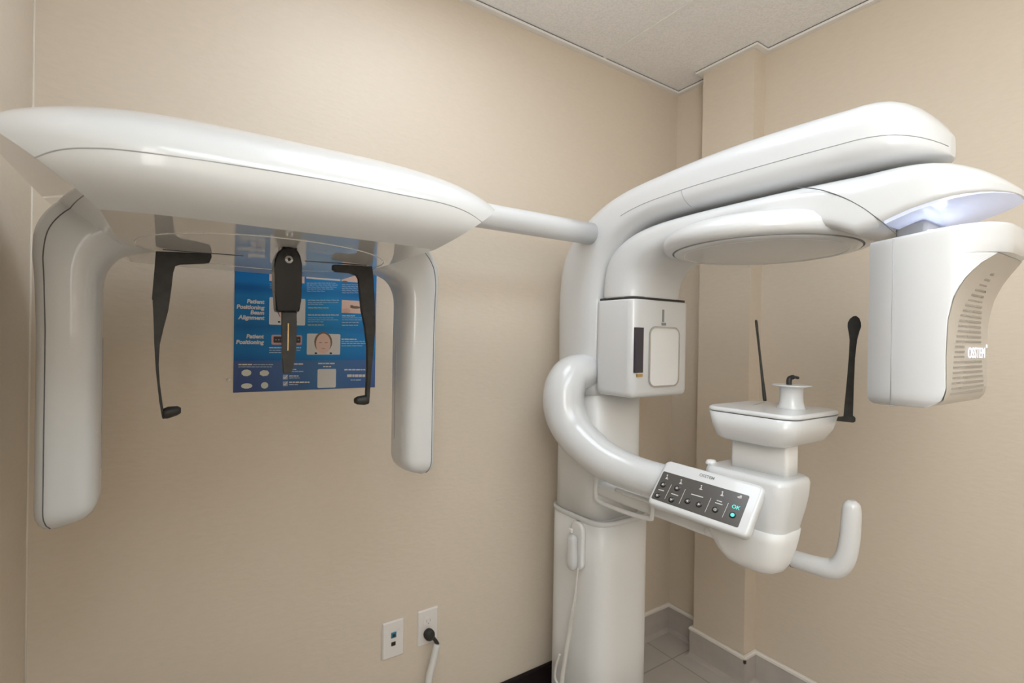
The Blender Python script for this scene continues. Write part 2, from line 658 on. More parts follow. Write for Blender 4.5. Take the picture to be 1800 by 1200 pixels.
b.lathe([(0.186, -0.0002), (0.184, -0.0012), (0.182, -0.0002)], (RC[0], RC[1], 1.540), 96, 2, cap=False)
b.obj('rotation_hub', ['white', 'softseam', 'white2'], arm)
# underside of the arm end, blue lamp glow painted on as emission
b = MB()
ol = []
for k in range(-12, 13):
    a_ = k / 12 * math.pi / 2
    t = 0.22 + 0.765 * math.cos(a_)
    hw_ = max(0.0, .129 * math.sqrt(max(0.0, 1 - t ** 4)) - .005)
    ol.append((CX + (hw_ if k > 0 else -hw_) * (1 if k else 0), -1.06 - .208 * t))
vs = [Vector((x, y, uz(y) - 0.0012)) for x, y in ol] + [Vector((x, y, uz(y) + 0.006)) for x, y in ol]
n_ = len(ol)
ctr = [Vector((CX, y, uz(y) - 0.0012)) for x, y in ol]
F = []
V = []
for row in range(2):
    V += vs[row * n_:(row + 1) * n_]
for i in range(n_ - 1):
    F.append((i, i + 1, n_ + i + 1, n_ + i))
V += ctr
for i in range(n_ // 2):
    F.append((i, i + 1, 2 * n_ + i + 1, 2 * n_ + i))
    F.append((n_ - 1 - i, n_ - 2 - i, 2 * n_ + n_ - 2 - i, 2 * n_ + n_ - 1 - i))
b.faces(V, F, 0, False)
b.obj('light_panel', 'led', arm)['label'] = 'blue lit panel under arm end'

# sensor housing -------------------------------------------------------
b = MB()
bx0, bx1, by0, by1 = -0.803, -0.546, -0.492, -0.332


def box_ring(z, ins=0.0, r=0.026):
    return [Vector((x, y, z)) for x, y in rrect(bx0 + ins, bx1 - ins, by0 + ins, by1 - ins, max(0.004, r - ins))]


b.loft([box_ring(z, i) for z, i in ((1.148, 0.020), (1.150, 0.010), (1.157, 0.003), (1.168, 0.0), (1.30, 0), (1.4345, 0), (1.4385, 0.001), (1.4395, 0.003))])
sens = b.obj('sensor_housing', 'white', ROOT)
b = MB()
b.loft([box_ring(z, 0.005) for z in (1.438, 1.447)])
b.obj('joint_gap', 'gap', sens)
YS = by0 - 0.0005
p0, p1 = U(1117, 575, Y=YS), U(1130, 655, Y=YS)
b = MB()
b.box((p0.x, YS - 0.0015, p1.z), (p1.x, YS + 0.006, p0.z), 0.001)
b.obj('laser_window', 'window', sens)
b = MB()
p0, p1 = U(1119, 657, Y=YS), U(1129, 662, Y=YS)
b.box((p0.x, YS - 0.002, p1.z), (p1.x, YS + 0.004, p0.z))
b.obj('window_stop', 'brass', sens)
# framed sensor cover
q0, q1 = U(1141, 573, Y=YS), U(1192, 678, Y=YS)
outer = rrect(q0.x, q1.x, q1.z, q0.z, 0.026, 10)
inner = rrect(q0.x + .0045, q1.x - .0045, q1.z + .0045, q0.z - .0045, 0.022, 10)
b = MB()
n_ = len(outer)
R0 = [Vector((x, YS, z)) for x, z in outer]
R1 = [Vector((x, YS - .0035, z)) for x, z in outer]
R2 = [Vector((x, YS - .0035, z)) for x, z in inner]
R3 = [Vector((x, YS, z)) for x, z in inner]
b.loft([R0, R1, R2, R3], cap0=False, cap1=False, smooth=False)
b.obj('cover_frame', 'chrome', sens)
b = MB()
b.prism([(x, YS, z) for x, z in inner], (0, 1, 0), -0.002, 0.004)
b.obj('sensor_cover', 'white2', sens)
b = MB()
p0, p1 = U(1164.5, 544, Y=YS), U(1167, 566, Y=YS)
b.box((p0.x, YS - .001, p1.z), (p1.x, YS + .003, p0.z))
p0, p1 = U(1163, 567, Y=YS), U(1170, 572, Y=YS)
b.box((p0.x, YS - .002, p1.z), (p1.x, YS + .003, p0.z))
b.obj('latch', 'greyink', sens)

# tube head -------------------------------------------------------------
tx0, tx1, tyb = -0.802, -0.566, -1.083


def front(z):
    P = [(1.203, -1.170), (1.209, -1.186), (1.22, -1.196), (1.24, -1.200), (1.30, -1.199), (1.36, -1.2005), (1.40, -1.207), (1.43, -1.219), (1.455, -1.236), (1.473, -1.254)]
    if z >= 1.475:
        return -1.266
    for (a, ya), (c, yc) in zip(P, P[1:]):
        if z <= c:
            t = max(0, (z - a) / (c - a))
            return ya + (yc - ya) * t
    return -1.254


def th_ring(z, ins=0.0):
    """plan outline: D-shaped body whose nose is cut by the hollow front"""
    yf = front(z) + ins
    rf = 0.085
    yn = -1.266 + ins
    x0, x1 = tx0 + ins, tx1 - ins
    yc = yn + rf
    # angle at which the corner arc meets the cut
    sn = min(1.0, max(0.0, (yc - yf) / rf))
    al = math.asin(sn)
    ring = [(x0, tyb - ins)]
    for k in range(13):
        a = al * k / 12
        ring.append((x0 + rf - rf * math.cos(a), yc - rf * math.sin(a)))
    for k in range(12, -1, -1):
        a = al * k / 12
        ring.append((x1 - rf + rf * math.cos(a), yc - rf * math.sin(a)))
    ring.append((x1, tyb - ins))
    out = []
    for x, y in ring:
        sh = min(0.10 * (tyb - y), 0.016) if z > 1.48 else 0
        low = 0.10 * max(0, (-1.15 - y)) * max(0, (1.26 - z) / 0.06)
        out.append(Vector((x, y, z + sh + low)))
    return out


lv = [(1.203, .016), (1.205, .008), (1.210, .003), (1.218, 0)] + [(z / 1000, 0) for z in range(1230, 1475, 12)] + \
     [(1.474, 0), (1.4755, 0.0), (1.482, 0), (1.495, 0), (1.505, 0), (1.5095, .001), (1.511, .004)]
b = MB()
trings = [th_ring(z, i) for z, i in lv]
b.loft(trings, smooth=True)
for f in b.bm.faces:
    f.smooth = abs(f.calc_center_median().x - (tx0 + tx1) / 2) > 0.112 or f.calc_center_median().z > 1.4752
# vertical shell joint on the camera-side wall and round the underside
b.tube([Vector((tx0 - .0001, -1.121, z)) for z in (1.205, 1.30, 1.40, 1.512)], 0.0009, 6, 1)
b.tube([Vector((tx0 + .05 * k / 4, -1.121 - 0.01 * k / 4, 1.2045 - 0.001)) for k in range(5)], 0.0009, 6, 1)
head = b.obj('tube_head', ['white', 'softseam'], ROOT)
for e in head.data.edges:
    pass
# grille: thin panel following the hollowed front
b = MB()
gz = [1.212, 1.222, 1.24, 1.27, 1.30, 1.33, 1.36, 1.385, 1.405, 1.42, 1.435, 1.447, 1.459, 1.468, 1.4728]
rr = []
for z in gz:
    g_ = th_ring(z)
    xa, xb_ = g_[13].x, g_[14].x
    rr.append([Vector((xa + .0008 + (xb_ - xa - .0016) * k / 16, front(z) - .0008, z)) for k in range(17)])
b.loft(rr, 0, False, False, closed=False)
lg = U(1717, 621, Y=front(1.30) - .003)
# slot rows
for i in range(24):
    z = 1.232 + i * 0.0093
    yf = front(z)
    marg = 0.026 + 0.0022 * i + 0.004 * max(0, i - 15)
    if 1.29 < z < 1.322:
        spans = [(tx0 + marg, lg.x - .066), (lg.x + .07, tx1 - marg)]
    else:
        spans = [(tx0 + marg, tx1 - marg)]
    for a, c in spans:
        # dotted first part, then a continuous slot
        k = 0
        while k < 9:
            x = a + k * 0.006
            if x + 0.003 > c:
                break
            b.box((x, yf - 0.0022, z - .0017), (x + 0.0034, yf + 0.001, z + .0017), mi=1)
            k += 1
        if a + 0.056 < c:
            b.box((a + 0.056, yf - 0.0022, z - .0019), (c, yf + 0.001, z + .0019), mi=1)
b.obj('vent_grille', ['grille', 'grille_slot'], head)
b = MB()
text_into(b, 'OSSTEM', tuple(lg), (1, 0, 0), (0, 0, 1), 0.029, bold=0.0, depth=0.001)
b.lathe([(0.0005, 0.0), (0.0035, 0.0), (0.0035, 0.001), (0.0005, 0.001)], (lg.x + .064, lg.y, lg.z + .014), 12, axis='Y')
b.obj('lit_logo', 'lit', head)['label'] = 'lit white maker name on grille'
b = MB()
b.box((-0.770, -1.172, 1.519), (-0.640, -1.160, 1.5262), 0.002)
b.obj('status_lamp', 'ledlamp', head)
# neck between arm and tube head
b = MB()
b.box((-0.735, -1.150, 1.508), (-0.60, -1.100, 1.552), 0.006)
b.obj('hanger_block', 'greyink', head)

# curved support tube ------------------------------------------------------
tp = [(*U(1200, 856, X=-.805), .046), (*U(1160, 845.5, X=-.818), .047), (*U(1110, 830, X=-.838), .0495), (*U(1060, 806, X=-.862), .0545),
      (*U(1015, 766, X=-.876), .060), (*U(994, 728, X=-.883), .064), (*U(991, 690, X=-.878), .065), (-.850, -.272, 1.198, .062), (-.812, -.275, 1.213, .058), (-.765, -.275, 1.216, .056)]
tp = spline(tp, 6)
b = MB()
b.tube([p[:3] for p in tp], [p[3] for p in tp], 32)
b.obj('support_tube', 'white', ROOT)

# support beam carrying the chin rest ---------------------------------------
b = MB()
b.box((-0.775, -0.76, 0.822), (-0.59, -0.30, 0.862), 0.010)
beam = b.obj('support_beam', 'white2', ROOT)
b = MB()
lp = [U(px, py, X=-0.795) for px, py in ((1049, 832), (1047, 868), (1055, 882), (1100, 900), (1140, 911), (1146, 908), (1147, 890), (1141, 881), (1110, 870), (1083, 860))]
b.tube(spline([tuple(p) for p in lp], 4), 0.0065, 10)
b.obj('beam_rim', 'white2', beam)

# chin rest ------------------------------------------------------------------
b = MB()
secs = []
for z, x0, x1, y0, y1, r in ((0.84, -.785, -.695, -.900, -.735, .03), (0.87, -.795, -.685, -.912, -.728, .035), (0.90, -.798, -.678, -.919, -.724, .035), (0.94, -.800, -.669, -.926, -.721, .035),
                             (0.97, -.800, -.664, -.930, -.72, .035), (0.998, -.800, -.662, -.931, -.72, .035), (1.007, -.797, -.665, -.928, -.723, .032), (1.011, -.789, -.673, -.920, -.731, .024)):
    secs.append([Vector((x, y, z)) for x, y in rrect(x0, x1, y0, y1, r, 8)])
b.loft(secs)
body = b.obj('chin_rest_body', 'white', ROOT)
b = MB()
secs = []
for z, x0, x1, y0, y1, r in ((0.782, -.755, -.720, -.865, -.815, .015), (0.785, -.772, -.708, -.882, -.79, .03), (0.795, -.788, -.696, -.898, -.764, .045), (0.813, -.797, -.688, -.909, -.746, .05),
                             (0.84, -.801, -.683, -.915, -.732, .045), (0.868, -.802, -.680, -.919, -.723, .04), (0.890, -.8015, -.6785, -.9205, -.721, .036), (0.8915, -.799, -.681, -.918, -.723, .034)):
    secs.append([Vector((x, y, z)) for x, y in rrect(x0, x1, y0, y1, r, 8)])
b.loft(secs)
b.obj('lower_cover', 'white2', body)
b = MB()
b.lathe([(0.0, 0.0), (0.013, 0.0), (0.014, 0.006), (0.011, 0.013), (0.0, 0.015)], (U(1250, 828, X=-.76).x, U(1250, 828, X=-.76).y, 1.003), 20)
b.obj('lock_knob', 'white2', body)
b = MB()
kp = U(1247, 934, X=-.785)
b.lathe([(0.0, 0.0), (0.012, 0.002), (0.014, 0.012), (0.010, 0.024), (0.0, 0.028)], (kp.x + .01, kp.y + 0.005, kp.z - .014), 20)
b.obj('lock_knob', 'white2', body)
b = MB()
b.loft([[Vector((x, y, z)) for x, y in rrect(-.745, -.692, -.907, -.766, .010)] for z in (1.0, 1.05, 1.095)])
b.obj('chin_rest_post', 'white2', ROOT)
b = MB()
secs = []
for z, x0, x1, y0, y1, r in ((1.081, -.778, -.612, -.905, -.765, .035), (1.083, -.788, -.600, -.916, -.753, .036), (1.090, -.796, -.588, -.928, -.743, .038), (1.115, -.803, -.577, -.942, -.735, .038), (1.1485, -.807, -.571, -.949, -.730, .037)):
    secs.append([Vector((x, y, z)) for x, y in rrect(x0, x1, y0, y1, r, 10)])
b.loft(secs)
tray = b.obj('chin_rest_tray', 'white', ROOT)
b = MB()
b.loft([[Vector((x, y, z)) for x, y in rrect(-.804, -.574, -.946, -.733, .035, 10)] for z in (1.148, 1.1508)], 1)
b.loft([[Vector((x, y, z)) for x, y in rrect(-.808 + i, -.570 - i, -.950 + i, -.729 - i, .038 - i, 10)] for z, i in ((1.1505, .001), (1.153, 0), (1.158, .0015), (1.1605, .006))])
# slot of the temple rod
s0, s1 = U(1324, 712, Z=1.1608), U(1345, 706, Z=1.1608)
d_ = (s1 - s0).normalized()
n2 = Vector((-d_.y, d_.x, 0)) * 0.0012
b.faces([s0 - n2, s1 - n2, s1 + n2, s0 + n2], [(0, 1, 2, 3)], 1)
b.obj('tray_cover', ['white', 'seam'], tray)
# bite stand
bs = U(1391, 706, X=-0.665)
b = MB()
b.lathe([(0.034, 0.0), (0.029, 0.006), (0.026, 0.018), (0.025, 0.036), (0.0252, 0.037), (0.0255, 0.050), (0.030, 0.053), (0.043, 0.056), (0.0435, 0.0575), (0.040, 0.0585), (0.001, 0.0585)],
        (bs.x, bs.y, 1.159), 48)
bite = b.obj('bite_stand', 'white', ROOT)
b = MB()
hx = bs.x - 0.006
b.tube(spline([(hx, bs.y + .003, 1.215), (hx, bs.y + .003, 1.227), (hx + .003, bs.y + .002, 1.2335), (hx + .012, bs.y - .003, 1.2355), (hx + .022, bs.y - .008, 1.2335)], 5),
       [0.0062] * 5 + [0.0062] * 5 + [0.0055] * 5 + [0.0038] * 5 + [0.003], 10)
b.obj('bite_block', 'black', bite)
# temple rods
lb, ltp = U(1344.5, 704, X=-0.655), U(1329, 562, X=-0.655)
b = MB()
ax = (lb - CAM).normalized()
ax.z = 0
ax.normalize()
side = Vector((-ax.y, ax.x, 0))
prs = []
for t, wd, dp in ((0, .0042, .012), (.04, .0046, .013), (.25, .0036, .011), (.6, .0028, .009), (.85, .003, .010), (.93, .0036, .013), (.985, .0034, .011), (1, .002, .006)):
    c = lb + (ltp - lb) * t
    prs.append([c + side * wd * a + ax * dp * s for a, s in sup(2.5, 16)])
b.loft(prs)
b.obj('temple_rod', 'black', ROOT)
Xr = -0.580
b = MB()
c0, c1 = U(1490.5, 738, X=Xr), U(1502, 562, X=Xr)
ax2 = (c0 - CAM)
ax2.z = 0
ax2.normalize()
side2 = Vector((ax2.y, -ax2.x, 0))
D2 = (c0 - CAM).dot(fw) / FPX
dz = (c1 - c0)
outl = []
Lp = [(0, -7.2), (.10, -6.8), (.35, -5.6), (.62, -4.8), (.80, -5.2), (.88, -7.5), (.93, -9.5), (.97, -9.6)]
Rp = [(.97, 9.6), (.93, 10.2), (.88, 8.0), (.80, 4.6), (.62, 4.4), (.35, 5.4), (.10, 6.6), (0, 7)]
tops = [(1.01, -7), (1.035, -2.5), (1.04, 2), (1.015, 7)]
for t, wd in Lp + tops + Rp:
    outl.append(c0 + dz * t + side2 * wd * D2)
b.prism(outl, ax2, -0.004, 0.004, 0.0015)
foot = [c0 + side2 * a * D2 + Vector((0, 0, z * D2)) for a, z in ((-18, 4), (-18, -2.5), (-16, -3), (8, -3.5), (11, -1), (11, 5), (8, 8), (2, 8), (-6, 5))]
b.prism(foot, ax2, -0.005, 0.005, 0.0012)
b.obj('temple_rod', 'black', ROOT)
# patient handle on the far side
hp = [(1372, 975, .0205), (1400, 983, .0205), (1430, 992, .021), (1455, 998, .022), (1473, 996, .0215), (1486, 980, .0205), (1493, 950, .020), (1496, 915, .0195), (1497, 896, .0185), (1497.5, 885, .015), (1497.5, 879, .007)]
b = MB()
pth = spline([(*U(px, py, X=-0.66), r) for px, py, r in hp], 5)
b.tube([p[:3] for p in pth], [p[3] for p in pth], 24)
k_ = min(range(len(pth)), key=lambda i: (Vector(pth[i][:3]) - U(1391, 980, X=-0.66)).length)
b.tube([Vector(pth[k_][:3]), Vector(pth[k_][:3]) * .8 + Vector(pth[k_ + 1][:3]) * .2], pth[k_][3] + .0006, 24, 1)
b.obj('patient_handle', ['white', 'seam'], ROOT)

# control panel ------------------------------------------------------------
ctr = CAM + ray(1235.37, 868.99) * 1.19
u = Vector((0.150, -0.987, -0.057)).normalized()
v = Vector((0.658, 0.056, 0.751))
v = (v - u * v.dot(u)).normalized()
nrm = u.cross(v)
if nrm.dot(CAM - ctr) < 0:
    nrm = -nrm
hu, hv = 0.124, 0.064


def PP(px, py, off=0.0):
    return UP(px, py, ctr + nrm * off, nrm)


b = MB()
R_ = []
for off, ins in ((-.042, .016), (-.036, .007), (-.022, .001), (-.010, 0), (-.004, .001), (-.001, .004), (0, .009)):
    R_.append([ctr + u * x + v * y + nrm * off for x, y in rrect(-hu + ins, hu - ins, -hv + ins, hv - ins, max(.004, .014 - ins * .5), 8)])
b.loft(R_)
panel = b.obj('control_panel', 'white', ROOT)
fp = [PP(1167, 830), PP(1320, 870), PP(1296, 927), PP(1143.5, 875)]
fc = sum(fp, Vector()) / 4
fu = max(abs((p - fc).dot(u)) for p in fp)
fx0 = min((p - fc).dot(u) for p in (fp[0], fp[3])) * .5 + max((p - fc).dot(u) for p in (fp[0], fp[3])) * .5
fx1 = ((fp[1] - fc).dot(u) + (fp[2] - fc).dot(u)) / 2
fy1 = ((fp[0] - fc).dot(v) + (fp[1] - fc).dot(v)) / 2
fy0 = ((fp[2] - fc).dot(v) + (fp[3] - fc).dot(v)) / 2
b = MB()
b.loft([[fc + u * x + v * y + nrm * off for x, y in rrect(fx0, fx1, fy0, fy1, .0035, 5)] for off in (-.002, .0008)], smooth=False)
face = b.obj('key_panel', ['panel_face'], panel)


def disc_at(b, c, r, off0, off1, mi=0, n=24):
    b.loft([[c + (u * math.cos(2 * math.pi * k / n) + v * math.sin(2 * math.pi * k / n)) * rr_ + nrm * off
             for k in range(n)] for off, rr_ in ((off0, r), (off1, r), (off1 + .0003, r * .8))], mi, smooth=False)


def tri_at(b, c, r, ang, off, mi):
    vs = [c + (u * math.cos(ang + a) + v * math.sin(ang + a)) * r + nrm * off for a in (0, 2.094, 4.189)]
    b.faces(vs + [p - nrm * .0004 for p in vs], [(0, 1, 2), (0, 1, 4, 3), (1, 2, 5, 4), (2, 0, 3, 5)], mi)


btn = [(1166, 852, 90), (1156, 871, 270), (1190.5, 858.5, 90), (1180.5, 878.5, 270), (1209, 881, 180), (1229, 887, 0), (1257.5, 896, None)]
for px, py, a in btn:
    c = PP(px, py)
    b = MB()
    disc_at(b, c, .0072, 0.0005, .0018, 0)
    disc_at(b, c, .0052, .0018, .0024, 2)
    if a is None:
        disc_at(b, c, .0030, .0024, .0030, 1)
        disc_at(b, c, .0016, .0030, .0034, 2)
    else:
        tri_at(b, c, .0036, math.radians(a), .0034, 1)
    b.obj('button', ['gloss_black', 'ink', 'panel_face'], panel)
b = MB()
c = PP(1288, 905.5)
disc_at(b, c, .0072, 0.0005, .0018, 1)
disc_at(b, c, .0045, .0018, .0028, 0)
b.obj('button', ['teal', 'gloss_black'], panel)['label'] = 'button glowing teal'
b = MB()
text_into(b, 'OK', PP(1293.5, 891.5, .0012), u, v, .0125, bold=0.01)
b.obj('ok_lettering', 'teal', panel)
b = MB()
text_into(b, 'OSSTEM', PP(1242.5, 837.5, .0006), u, v, .0105, bold=0.006)
b.obj('maker_lettering', 'greyink', panel)
b = MB()


def bar(px0, py0, px1, py1, w_, off=.0010):
    a, c = PP(px0, py0, off), PP(px1, py1, off)
    d = (c - a).normalized()
    s = nrm.cross(d) * w_ / 2
    b.faces([a - s, c - s, c + s, a + s, a - s + nrm * .0003, c - s + nrm * .0003, c + s + nrm * .0003, a + s + nrm * .0003],
            [(0, 1, 2, 3), (4, 5, 6, 7), (0, 1, 5, 4), (1, 2, 6, 5), (2, 3, 7, 6), (3, 0, 4, 7)])


for l in ((1180.5, 851.5, 1168.5, 876), (1205, 859.5, 1193.5, 885), (1250, 875, 1239, 900), (1280.5, 884, 1269.5, 909)):
    bar(*l, .0009)
for l in ((1157.5, 860, 1167, 862.5), (1180, 867, 1192, 871), (1215, 868, 1236, 874), (1260, 879, 1269, 882), (1257, 883, 1270, 887)):
    bar(*l, .0022)
b.obj('key_marking', 'ink', panel)
# little pictograms above the keys (seated and standing figures, x-ray symbol)
b = MB()


def blob(px, py, w_, h_, off=.0012):
    c = PP(px, py, off)
    vs = [c + u * (w_ * math.cos(2 * math.pi * k / 10)) + v * (h_ * math.sin(2 * math.pi * k / 10)) for k in range(10)]
    b.faces(vs, [tuple(range(10))])


for px, py in ((1172.5, 837.5), (1197, 846), (1232.5, 856), (1269.5, 867)):
    b = MB()
    blob(px + .6, py - 2.6, .0019, .0019)
    blob(px, py + 1.2, .0016, .0028)
    blob(px - .6, py + 3.6, .0044, .0013)
    b.obj('pictogram', 'ink', panel)
b = MB()
blob(1300, 874, .0052, .0024)
blob(1302, 873, .0026, .0040)
b.obj('pictogram', 'ink', panel)

# cephalometric unit -------------------------------------------------------
b = MB()
b.tube([(x, -0.303, 1.657 - 0.006 * (-0.78 - x)) for x in (-1.50, -1.2, -0.95, -0.79)], 0.0345, 40)
b.obj('cephalometric_pole', 'white', ROOT)

HX, HY, HZ, HA, HBy = -1.7439, -0.432, 1.5263, 0.3868, 0.3464
HCU, HCL, NE, MU, ML = 0.1248, 0.0873, 4.4582, 1.8314, 2.6967
XBL, XBR, SLL, SLR = -1.9787, -1.5344, 0.7651, 0.7436
ZB = 1.465
bm = bmesh.new()
NT, MS = 192, 48
grid = []
for i in range(-MS, MS + 1):
    s = math.pi / 2 * i / MS
    cs, ss = math.cos(s), math.sin(s)
    if i >= 0:
        m_, c_ = MU, HCU
    else:
        m_, c_ = ML, HCL
    cs_ = max(0, cs) ** (2 / m_)
    sz = (abs(ss) ** (2 / m_)) * (1 if ss >= 0 else -1)
    row = []
    for k in range(NT):
        t = 2 * math.pi * k / NT
        ct, st = math.cos(t), math.sin(t)
        pr = (abs(ct) ** NE + abs(st) ** NE) ** (-1 / NE)
        row.append(bm.verts.new((HX + HA * cs_ * ct * pr, HY + HBy * cs_ * st * pr, HZ + c_ * sz)))
    grid.append(row)
for i in range(2 * MS):
    for k in range(NT):
        q = (grid[i][k], grid[i][(k + 1) % NT], grid[i + 1][(k + 1) % NT], grid[i + 1][k])
        try:
            f = bm.faces.new(q)
            f.smooth = True
        except ValueError:
            pass
bmesh.ops.remove_doubles(bm, verts=bm.verts[:], dist=1e-6)


def cut(p, n):
    g = bm.verts[:] + bm.edges[:] + bm.faces[:]
    r = bmesh.ops.bisect_plane(bm, geom=g, plane_co=p, plane_no=n, clear_outer=True, dist=1e-6)
    es = [e for e in r['geom_cut'] if isinstance(e, bmesh.types.BMEdge)]
    f = bmesh.ops.contextual_create(bm, geom=es)
    for fc_ in f.get('faces', []):
        fc_.material_index = 1
        fc_.smooth = False


cut(Vector((HX, HY, ZB)), Vector((0, 0, -1)))
cut(Vector((XBL, HY, ZB)), Vector((-SLL, 0, -1)).normalized())
cut(Vector((XBR, HY, ZB)), Vector((SLR, 0, -1)).normalized())
# the glossy underside is a part of its own
bm2 = bm.copy()
bmesh.ops.delete(bm2, geom=[f for f in bm2.faces if f.material_index == 0], context='FACES')
bmesh.ops.delete(bm, geom=[f for f in bm.faces if f.material_index == 1], context='FACES')
for f in bm2.faces:
    f.material_index = 0
b = MB()
b.bm.free()
b.bm = bm
# shell joint line


def hull_f(p):
    m_, c_ = (MU, HCU) if p.z >= HZ else (ML, HCL)
    q = (abs((p.x - HX) / HA) ** NE + abs((p.y - HY) / HBy) ** NE) ** (m_ / NE)
    return q + abs((p.z - HZ) / c_) ** m_ - 1


def on_hull(px, py):
    d = ray(px, py)
    a, step = 0.3, 0.004
    best = (9, a)
    while a < 1.6:
        f_ = hull_f(CAM + d * a)
        if f_ < best[0]:
            best = (f_, a)
        if f_ < 0:
            lo, hi = a - step, a
            for _ in range(30):
                m = (lo + hi) / 2
                if hull_f(CAM + d * m) < 0:
                    hi = m
                else:
                    lo = m
            return CAM + d * lo
        a += step
    return CAM + d * best[1]


pts = spline([tuple(on_hull(*q)) for q in ((61, 277), (91, 266), (120, 261), (152, 260), (203, 262), (284, 271.5), (437, 293.5), (584, 318), (711, 343), (782, 358), (822, 373), (847, 390))], 8)
b.tube(pts, 0.0008, 6, 1)
ceph = b.obj('cephalometric_head', ['white', 'softseam'], ROOT)
b = MB()
b.bm.free()
b.bm = bm2
bottom = b.obj('glossy_underside', 'mirror', ceph)
bottom['label'] = 'mirror-glossy underside panel'
# turning ring with the ear rod slots
b = MB()
rc = (-1.750, -0.448)
b.lathe([(0.2085, 0.001), (0.2085, -0.0007), (0.2062, -0.0007), (0.2062, 0.001)], (rc[0], rc[1], ZB), 120, cap=False)
b.obj('turning_ring', 'trimwhite', ceph)
b = MB()


def slot(p, q, w_):
    p, q = U(*p, Z=ZB), U(*q, Z=ZB)
    d = (q - p).normalized()
    s = Vector((-d.y, d.x, 0)) * w_ / 2
    b.faces([p - s, q - s, q + s, p + s] + [x + Vector((0, 0, -.0008)) for x in (p - s, q - s, q + s, p + s)],
            [(0, 1, 2, 3), (4, 5, 6, 7), (0, 1, 5, 4), (1, 2, 6, 5), (2, 3, 7, 6), (3, 0, 4, 7)])


slot((287, 438.5), (428, 449.5), .006)
b.obj('rod_slot', 'seam', ceph)
b = MB()
slot((536, 458.5), (645, 466), .006)
b.obj('rod_slot', 'seam', ceph)

# ear rods: flat blades with a foot turned to the middle and an ear plug
def blade(outline, Y0, th, name, plug, yaw=0.0):
    mb = MB()
    mb.prism([U(px, py, Y=Y0) for px, py in outline], (0, 1, 0), -th / 2, th / 2, 0.0014)
    o = mb.obj(name, 'black', ROOT)
    if plug:
        mb = MB()
        rings_ = []
        for px, py, r in plug:
            c = U(px, py, Y=Y0)
            rings_.append([c + Vector((0, math.cos(2 * math.pi * k / 16), math.sin(2 * math.pi * k / 16))) * r for k in range(16)])
        mb.loft(rings_)
        mb.obj('ear_plug', 'black', o)
    return o


YL = U(320, 442, Z=ZB).y
left = [(274, 442), (371, 446), (372, 452), (368, 462), (360, 463), (316, 463), (307, 466), (303, 478), (301, 510), (296, 545), (288, 575),
        (281, 605), (279, 640), (281, 675), (286, 712), (290, 732), (288, 736), (285, 734), (280, 705), (274, 650), (271, 600), (270, 560), (270, 528),
        (267, 527), (271, 480)]
blade(left, YL, .013, 'ear_rod', [(286, 727, .009), (295, 725, .011), (312, 721.5, .0085), (318, 721, .005)])
YR = U(620, 464, Z=ZB).y
right = [(584, 466), (588, 465), (653, 468.5), (655, 490), (657, 530), (658, 575), (655, 615), (651, 655), (648, 700), (646, 709), (642, 709), (643, 690), (645, 650),
         (645, 610), (641, 575), (635, 545), (632, 515), (631, 490), (627, 483), (615, 480), (590, 478), (584, 474)]
blade(right, YR, .013, 'ear_rod', [(647, 702, .0095), (640, 703, .0105), (628, 703.5, .0085), (623, 704, .005)])
# nose support
YN = U(508, 434, Z=ZB).y
nb = [(482, 470), (483, 455), (488, 443), (496, 436), (506, 433.5), (516, 435), (524, 441), (529, 451), (530.5, 465), (530.5, 500), (529, 530), (527, 546), (524, 548), (488, 548), (485, 545), (483, 510)]
b = MB()
b.prism([U(px, py, Y=YN) for px, py in nb], (0, 1, 0), -0.002, 0.026, 0.003)
nose = b.obj('nose_support', 'gloss_black', ROOT)
b = MB()
a_, c_ = U(508, 440, Y=YN + .012), U(508, 431, Y=YN + .012)
b.box((a_.x - .011, YN + .004, a_.z - .01), (a_.x + .011, YN + .02, ZB + .001))
b.obj('pivot', 'black', nose)
b = MB()
sb = [(495, 545), (521, 545), (521, 575), (520, 610), (518, 630), (514.5, 648), (511, 655), (497.5, 656), (496.5, 630), (495.5, 590)]
b.prism([U(px, py, Y=YN + .010) for px, py in sb], (0, 1, 0), -0.004, 0.006, 0.001)
b.obj('nose_blade', 'black', nose)
b = MB()
s0, s1 = U(505.8, 568, Y=YN + .0055), U(506.9, 616, Y=YN + .0055)
b.box((s0.x, YN + .0045, s1.z), (s1.x, YN + .012, s0.z))
b.obj('blade_slot', 'brass', nose)['label'] = 'narrow pale slot in the blade'
b = MB()
scw = U(508, 456, Y=YN - .002)
b.lathe([(0.0001, -.0035), (0.0062, -.0035), (0.0068, -.002), (0.0068, .001)], (scw.x, YN, scw.z), 24, axis='Y')
b.lathe([(0.0001, -.0042), (0.0030, -.0042), (0.0030, -.003)], (scw.x, YN, scw.z), 6, 1, axis='Y')
b.obj('screw', ['chrome', 'gloss_black'], nose)

# the two hanging arms of the cephalometric unit
AY = -0.362


